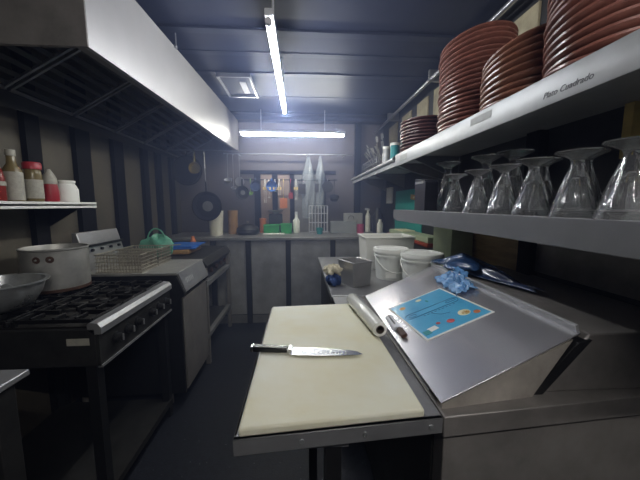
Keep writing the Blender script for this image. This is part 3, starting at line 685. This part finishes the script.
MB().path([(.74,2.30,1.69),(1.13,2.32,1.60)], .004).build('stay', 'conduit', t)

# ------------------------------------------------------------ terracotta plates
PLP = [(0,0),(.10,0),(.150,.016),(.170,.022),(.176,.027),(.176,.033),(.170,.036),(.160,.032),(.105,.010),(0,.008)]
def plate_proto(m):
    mb = MB(); mb.lathe(PLP, 48); o = mb.build('terracotta_plate', m); return o
ORD = ['topmost','second from the top','third from the top','fourth from the top','fifth from the top','sixth from the top','seventh from the top','eighth from the top','ninth from the top','tenth from the top',
       '11th from the top','12th from the top','13th from the top','14th from the top','15th from the top','16th from the top','17th from the top','18th from the top','19th from the top','20th from the top']
def stack(desc, group, cx, cy, n, m, r, pitch, tilt, leanx, leany, seed, cat='plate'):
    rnd = random.Random(seed); base = plate_proto(m); z = 1.757
    tx = ty = 0.0
    for k in range(n):
        o = base if k == 0 else base.copy()
        if k: COL.objects.link(o)
        u = k/max(1,n-1)
        a = tilt*(.25+.75*u)*(1+.03*math.sin(k*1.7)); 
        if k == 0: a = 0
        jit = .0 if k == 0 else 1
        o.rotation_mode = 'XYZ'
        R_ = Matrix.Rotation(leanx*a + rnd.uniform(-.004,.004)*jit,4,'X') @ Matrix.Rotation(leany*a + rnd.uniform(-.004,.004)*jit,4,'Y') @ Matrix.Rotation(rnd.uniform(0,6),4,'Z')
        o.rotation_euler = R_.to_euler()
        sc = r/.176*(1+rnd.uniform(-.02,.02)); o.scale = (sc, sc, 1)
        o.location = (cx + rnd.uniform(-.003,.003)*jit, cy + rnd.uniform(-.003,.003)*jit, z)
        z += pitch*(1+rnd.uniform(-.06,.06))
        tag(o, 'terracotta plate in %s, %s' % (desc, ORD[n-1-k]), cat, group)
stack('the dark far stack beside the dish rack', 'plates in the dark far stack', .91, 2.17, 10, 'claydark', .172, .0225, -.02, 1, 0, 11)
stack('the tallest stack left of the short one', 'plates in the tallest stack', .90, 1.53, 19, 'clay', .176, .0222, -.17, 1, .5, 12)
stack('the short orange brown stack', 'plates in the short middle stack', .90, 1.175, 9, 'claylight', .160, .0245, -.26, 1, .5, 13)
stack('the nearest stack cut by the right edge', 'plates in the nearest stack', .895, .845, 13, 'clay', .158, .0245, -.36, 1, .4, 14)

# ------------------------------------------------------------ upturned glasses
GP = [(.050,0),(.0550,.001),(.056,.007),(.0535,.015),(.054,.020),(.050,.026),(.041,.060),(.031,.095),(.022,.125),(.0165,.142),(.0145,.152),(.018,.162),(.034,.171),(.050,.177),(.054,.180),(.052,.184),(.047,.184),(.030,.179),(0,.174)]
GI = [(0,.112),(.009,.110),(.016,.100),(.026,.076),(.036,.048),(.045,.024),(.0495,.016),(.050,.004),(.050,0)]
def flute(a, r, z):
    if .02 < z < .135: return 1+.06*math.cos(10*a)*math.sin(PI*(z-.02)/.115)
    return 1
mb = MB(); mb.lathe(GP, 60, None, flute).lathe(GI, 60, None, lambda a,r,z: 1)
bmesh.ops.remove_doubles(mb.bm, verts=mb.bm.verts, dist=1e-6)
g0 = mb.build('dessert_glass', 'glass')
ZS = 1.3655
front = [(.77,1.44),(.77,1.255),(.775,1.095),(.77,.945),(.775,.795),(.77,.655)]
back = [(.91,1.80),(.91,1.42),(.915,1.235),(.90,1.06),(.905,.90),(.90,.70)]
fl = ['in the front row nearest the black box','second in the front row from the black box','third in the front row from the black box','third in the front row from the right edge','in the front row just left of the one at the edge','in the front row cut by the right picture edge']
bl = ['of the tall kind in the back row farthest from the camera','of the tall kind in the back row behind the second front glass','of the tall kind in the back row behind the third front glass','in the back row behind the fourth front glass','in the back row behind the fifth front glass','in the back row at the right picture edge']
for k, (x, y) in enumerate(front+back):
    o = g0 if k == 0 else g0.copy()
    if k: COL.objects.link(o)
    o.location = (x, y, ZS); o.rotation_euler = (0,0,random.uniform(0,6))
    if k >= 6: o.scale = (1.28,1.28,(1.6,1.48,1.42)[k-6]) if k < 9 else (1.02,1.02,1.1)
    tag(o, 'upturned fluted glass ' + (fl+bl)[k], 'glass', 'upturned glasses on the lower shelf')
t = thing('black_box', 'tall black box at the far end of the glass shelf', 'box', (.785,1.82,ZS))
MB().prism([(1.74,ZS),(1.90,ZS),(1.90,ZS+.20),(1.76,ZS+.185),(1.74,ZS+.17)], 'x', .745, .825).build('body', 'darkpl', t, bevel=.003)
MB().box(.742,.745,1.77,1.89,ZS+.165,ZS+.178).build('edge_strip', 'tsteel', t)

# dish rack and containers on the far shelf
t = thing('dish_rack', 'grey wire rack full of splayed utensils on the far shelf', 'rack', (.90,3.2,1.745))
r_ = MB(); x0, x1, y0, y1 = .76, 1.06, 2.95, 3.6
for z in (1.75,1.82,1.88): r_.path([(x0,y0,z),(x1,y0,z),(x1,y1,z),(x0,y1,z)], .005, 6, True)
for i in range(8):
    y = y0+(y1-y0)*i/7; r_.path([(x0,y,1.88),(x0,y,1.75),(x1,y,1.75),(x1,y,1.88)], .004, 6)
r_.build('wire_frame', 'conduit', t)
rnd = random.Random(4)
for k in range(12):
    y = 3.0+.048*k; a = rnd.uniform(-.9,-.1); L = rnd.uniform(.2,.36)
    p = Vector((.90+rnd.uniform(-.05,.05), y, 1.76)); q = p + Vector((L*math.sin(a)*.9, rnd.uniform(-.1,.05), L*math.cos(a)))
    o = thing('table_spoon' if k % 2 else 'table_fork', 'steel %s leaning in the wire rack, %s from the camera' % ('spoon' if k % 2 else 'fork', ['nearest','2nd','3rd','4th','5th','6th','7th','8th','9th','10th','11th','farthest'][k]), 'cutlery', p, 'cutlery in the wire rack')
    MB().path([p, p.lerp(q,.6), q], .004, 6).build('handle', 'alubright', o)
    d = (q-p).normalized()
    MB().obox((.03,.006,.06), Matrix.Translation(q+d*.025) @ d.to_track_quat('Z','Y').to_matrix().to_4x4(), .004).build('head', 'alubright', o)
for k, (x, y, r, h, m, lab) in enumerate(((.76,2.62,.03,.16,'shelf','slim white canister on far shelf next to green one'),(.77,2.42,.035,.15,'tealp','slim teal green canister beside the dark plate stack'),(.80,2.78,.03,.13,'alubright','slim steel canister nearest the wire rack'))):
    bottle('canister', lab, 'canister', x, y, [(0,0),(r,0),(r,h-.02),(0,h-.02)], m, 'white', [(0,h-.02),(r*1.04,h-.02),(r*1.04,h),(0,h)], z0=1.746)

# ------------------------------------------------------------ refrigerated prep station with slanted lid
t = thing('prep_station', 'steel refrigerated prep station with a wide slanted lid', 'prep table', (.74,1.1,0))
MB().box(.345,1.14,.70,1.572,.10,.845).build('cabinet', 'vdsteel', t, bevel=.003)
MB().prism([(.338,.627),(1.14,.685),(1.14,1.572),(.338,1.572)],'z',.845,.8995).build('worktop', 'dsteel', t, bevel=.003)
MB().hexa([(.350,.645,.14),(1.12,.698,.14),(1.12,.72,.14),(.350,.70,.14),(.350,.645,.835),(1.12,.698,.835),(1.12,.72,.835),(.350,.70,.835)]).build('door', 'dsteel', t, bevel=.004)
MB().cyl((.40,.72,.10),(.40,.72,.0),.02).box(.38,.42,.70,.74,0,.1).build('leg', 'dsteel', t)
for x, y in ((1.08,.70),(.40,1.52),(1.08,1.52)): MB().box(x-.02,x+.02,y-.02,y+.02,0,.1).build('leg', 'dsteel', t)
# body under the lid
MB().prism([(.345,.8995),(.60,.8995),(.735,1.042),(.345,.90)], 'y', .73, 1.50).build('well', 'tsteel', t)
MB().prism([(.606,.8995),(.640,.8995),(.765,1.047),(.728,1.040)], 'y', .692, 1.58).build('gasket', 'black', t)
MB().prism([(.640,.8995),(1.14,.8995),(1.14,1.060),(.765,1.060)], 'y', .70, 1.58).build('rear_housing', 'dsteel', t, bevel=.004)
nrm = Vector((-.138,0,.405)).normalized(); U = Vector((.405,0,.138)).normalized()
O = Vector((.340,0,.917)); LW = .432
def onlid(u, y, h): return O + U*u + nrm*h + Vector((0,y+.14*u,0))
lid = MB().hexa([onlid(0,.648,0),onlid(LW,.648,0),onlid(LW,1.535,0),onlid(0,1.50,0),onlid(0,.648,.005),onlid(LW,.648,.005),onlid(LW,1.535,.005),onlid(0,1.50,.005)]).build('lid', 'lidsteel', t, bevel=.0015)
MB().hexa([onlid(LW-.006,.655,.0),onlid(LW+.004,.655,.0),onlid(LW+.004,1.55,.0),onlid(LW-.006,1.55,.0),onlid(LW-.006,.655,.024),onlid(LW+.004,.655,.024),onlid(LW+.004,1.55,.024),onlid(LW-.006,1.55,.024)]).build('rear_flange', 'shelf', lid)
MB().hexa([(.345,.655,.8995),(.605,.685,.8995),(.605,.70,.8995),(.345,.68,.8995),(.345,.655,.916),(.722,.703,1.044),(.722,.72,1.044),(.345,.68,.916)]).build('side_panel', 'sidesteel', t)

def lidframe(u, y, rot, h=.0055):
    X_ = U; Y_ = Vector((0,1,0)); Z_ = nrm
    m = Matrix((X_, Y_, Z_)).transposed().to_4x4(); m.translation = O + U*u + nrm*h + Vector((0,y,0))
    return m @ Matrix.Rotation(rot,4,'Z')
# blue printed sheet
F0 = lidframe(.200, 1.095, .10)
t = thing('printed_sheet', 'laminated blue sheet with small pictures lying on the slanted lid', 'sheet', F0.translation)
MB().obox((.262,.338,.0012), F0 @ Matrix.Translation((0,0,.0006))).build('white_border', 'paper', t)
MB().obox((.246,.322,.0014), F0 @ Matrix.Translation((0,0,.0010))).build('blue_face', 'blue', t)
def pr(name, mb, m): mb.build(name, m, t)
def P2(x, y, z=.0022): return F0 @ Vector((x, y, z))
def loop(cx, cy, L, r, ang, th, m, n=10):
    pts = []
    for s in (0, 1):
        for k in range(n+1):
            a = PI*k/n - PI/2 + s*PI
            x = (L/2 if s == 0 else -L/2) + r*math.cos(a); y = r*math.sin(a)
            pts.append(P2(cx + x*math.cos(ang)-y*math.sin(ang), cy + x*math.sin(ang)+y*math.cos(ang)))
    pr('printed_outline', MB().path(pts, th, 5, True), m)
loop(.00,.02,.19,.020,-.02,.0012,'navy'); loop(-.085,.02,.012,.009,0,.001,'navy'); loop(.085,.02,.03,.007,0,.001,'navy')
row = MB()
for k in range(9): row.obox((.008,.004,.0008), F0 @ Matrix.Translation((-.05+.016*k, -.012, .002)))
pr('printed_marks', row, 'navy')
def dot(x, y, r, m, sx=1): pr('printed_spot', MB().lathe([(0,.0017),(r,.0017),(r,.0022),(0,.0022)], 20, F0 @ Matrix.Translation((x,y,0)) @ Matrix.Diagonal((sx,1,1,1))), m)
dot(-.085,.115,.013,'orange'); dot(.00,.13,.010,'cream2',1.3); dot(.062,-.098,.022,'cream2'); dot(.066,-.102,.014,'orange'); dot(.095,-.125,.012,'orangep')
dot(-.005,-.115,.014,'red'); dot(-.045,-.098,.008,'red'); dot(.02,.095,.012,'tealp',.4)
pr('printed_card', MB().obox((.034,.026,.0008), F0 @ Matrix.Translation((-.078,-.118,.0022)) @ Matrix.Rotation(.1,4,'Z')), 'paper')
pr('printed_card', MB().obox((.026,.026,.0008), F0 @ Matrix.Translation((-.106,-.128,.0024))), 'tealp')
pr('printed_line', MB().path([P2(-.02,-.02),P2(.0,-.05),P2(.03,-.06)], .0008, 4), 'navy')

# peeler like tool
F1 = lidframe(.030, 1.075, .0, .006)
t = thing('vegetable_peeler', 'silver peeler with dark brown end beside the blue sheet', 'peeler', F1.translation)
MB().obox((.030,.13,.012), F1 @ Matrix.Translation((0,.03,.0065)), .004).build('body', 'whitem', t)
MB().obox((.006,.08,.002), F1 @ Matrix.Translation((0,.04,.0135))).build('slot', 'black', t)
MB().obox((.024,.07,.014), F1 @ Matrix.Translation((.002,-.068,.0075)), .005).build('handle', 'burn', t)
# blue bag
t = thing('plastic_bag', 'crumpled blue plastic bag draped over the lid top edge', 'bag', (.74,1.4,1.07))
rnd = random.Random(21); ph = [rnd.random()*6 for _ in range(12)]
def crump(x, y, s=1): return s*(abs(math.sin(19*x+ph[0]+4*math.sin(7*y)))*.5+abs(math.sin(15*y+ph[1]+3*math.sin(9*x)))*.5+.3*abs(math.sin(42*x+25*y+ph[2])))
def lidz(x): return .924+(x-.34)*(.138/.405) if x < .745 else 1.086
def f1(u, v):   # light blue tail lying on the lid
    y = 1.13 + .26*v; wv = .040+.02*v; x = .680 + .040*v + (u-.5)*2*wv*(1+.10*math.sin(23*v+2)+.06*math.sin(41*v))
    k = .010*abs(math.sin(70*x+30*y))+.008*abs(math.sin(55*y-48*x+1))+.012*abs(math.sin(24*x+19*y+3*math.sin(30*y)))
    return (x, y+.006*math.sin(31*u)+.008*math.sin(13*u), lidz(x)+.005+k*(math.sin(PI*u)*math.sin(PI*(.08+.88*v)))**.35)
MB().grid(f1, 60, 80).build('light_tail', 'bag', t, solid=.0006)
def f2(u, v):   # dark trailing part on the housing
    y = 1.02 + .34*v; wv = .015+.055*v; x = .90 - .04*v + (u-.5)*2*wv
    return (x, y+.02*math.sin(9*u), 1.072+.050*crump(x*.9,y*.9)*math.sin(PI*u)**.6*(.2+.8*v))
MB().grid(f2, 30, 34).build('dark_trail', 'bagdark', t, solid=.0006)
def f3(u, v):
    y = 1.30 + .27*v; x = .735 + .20*u
    return (x+.012*math.sin(11*v), y+.015*math.sin(12*u), 1.088+(.055*crump(x*.8,y*.8,.8)+.018*abs(math.sin(60*x+45*y)))*math.sin(PI*u)**.5*math.sin(PI*(.1+.8*v)))
MB().grid(f3, 60, 60).build('gathered_fold', 'bagmid', t, solid=.0006)

# ------------------------------------------------------------ side table with board, knife and film
t = thing('side_table', 'steel side shelf holding the cutting board', 'table', (.1,1.0,0))
MB().prism([(-.148,.590),(.335,.625),(.335,1.57),(.175,1.57),(.175,1.405),(-.148,1.405)],'z',.895,.8995).prism([(-.148,.590),(.335,.625),(.335,.637),(-.148,.602)],'z',.860,.8995).box(-.148,-.140,.600,1.405,.855,.8995).box(-.148,.175,1.397,1.405,.855,.8995).build('top', 'tsteel', t, bevel=.002)
for x in (.0,.145,.305): MB().cyl((x,.587+(x+.148)*.0725,.880),(x,.592+(x+.148)*.0725,.880),.0055,seg=14).build('rivet', 'alubright', t)
MB().box(.055,.095,.64,.68,.0,.895).build('leg', 'black', t)
MB().box(.035,.075,1.32,1.36,.0,.895).build('leg', 'black', t)
MB().box(-.07,.11,.63,.70,.835,.852).build('bracket', 'tsteel', t)
o = MB().prism([(-.137,.594),(.291,.628),(.286,1.398),(-.134,1.372)], 'z', .8998, .921).build('cutting_board', 'board', bevel=.006)
tag(o, 'large cream plastic cutting board with yellow stains', 'cutting board')
o.modifiers['soft_edges'].segments = 3

# chef knife
kx = Matrix.Translation((-.156,.942,.9225)) @ Matrix.Rotation(-.135,4,'Z')
t = thing('chef_knife', 'chef knife with black riveted handle lying across the board', 'knife', kx.translation)
bl_ = [(.125,-.030),(.128,.018),(.22,.018),(.30,.012),(.340,.002),(.358,-.012),(.34,-.018),(.28,-.026),(.20,-.031),(.15,-.032)]
mb = MB(); A = [mb.bm.verts.new(kx @ Vector((x,y,.0055))) for x,y in bl_]; B = [mb.bm.verts.new(kx @ Vector((x,y,.0075 if y > 0 else .006))) for x,y in bl_]
mb.bm.faces.new(A[::-1]); mb.bm.faces.new(B)
for i in range(len(bl_)): mb.bm.faces.new((A[i],A[(i+1)%len(bl_)],B[(i+1)%len(bl_)],B[i]))
bo = mb.build('blade', 'poly', t, smooth=False)
hl = MB()
for k in range(12):
    x = .165+k*.0125; hl.obox((.004,.012,.0006), kx @ Matrix.Translation((x,-.011+.00*k,.0068)) @ Matrix.Rotation(-.2,4,'Z'))
hl.build('hollow_ground_dimples', 'alubright', bo)
MB().obox((.014,.036,.016), kx @ Matrix.Translation((.121,.0,.008)), .003).build('bolster', 'poly', t)
hh = MB(); hh.hexa([kx @ Vector(p) for p in [(0,-.014,0),(.116,-.012,0),(.116,.014,0),(0,.012,0),(0,-.014,.018),(.116,-.012,.016),(.116,.014,.016),(0,.012,.018)]])
ho = hh.build('handle', 'blackpl', t, bevel=.004)
MB().obox((.010,.030,.020), kx @ Matrix.Translation((-.003,-.001,.0095)), .003).build('pommel', 'poly', t)
for k in range(3): MB().cyl(kx @ Vector((.025+.035*k,0,.0155)), kx @ Vector((.025+.035*k,0,.0188)), .0032, seg=10).build('rivet', 'poly', ho)

# film roll
a, b_ = Vector((.249,1.375,.9495)), Vector((.288,1.015,.9495)); d = (b_-a).normalized()
t = thing('film_roll', 'roll of cling film lying on the right edge of the board', 'roll', (a+b_)/2)
q = d.to_track_quat('Z','Y').to_matrix().to_4x4(); L = (b_-a).length
MB().lathe([(.015,0),(.0265,0),(.028,.004),(.028,L-.004),(.0265,L),(.015,L),(.015,0)], 32, Matrix.Translation(a) @ q).build('film', 'film', t)
MB().lathe([(.0125,-.003),(.0155,-.003),(.0155,L+.003),(.0125,L+.003),(.0125,-.003)], 32, Matrix.Translation(a) @ q).build('core', 'tubecore', t)
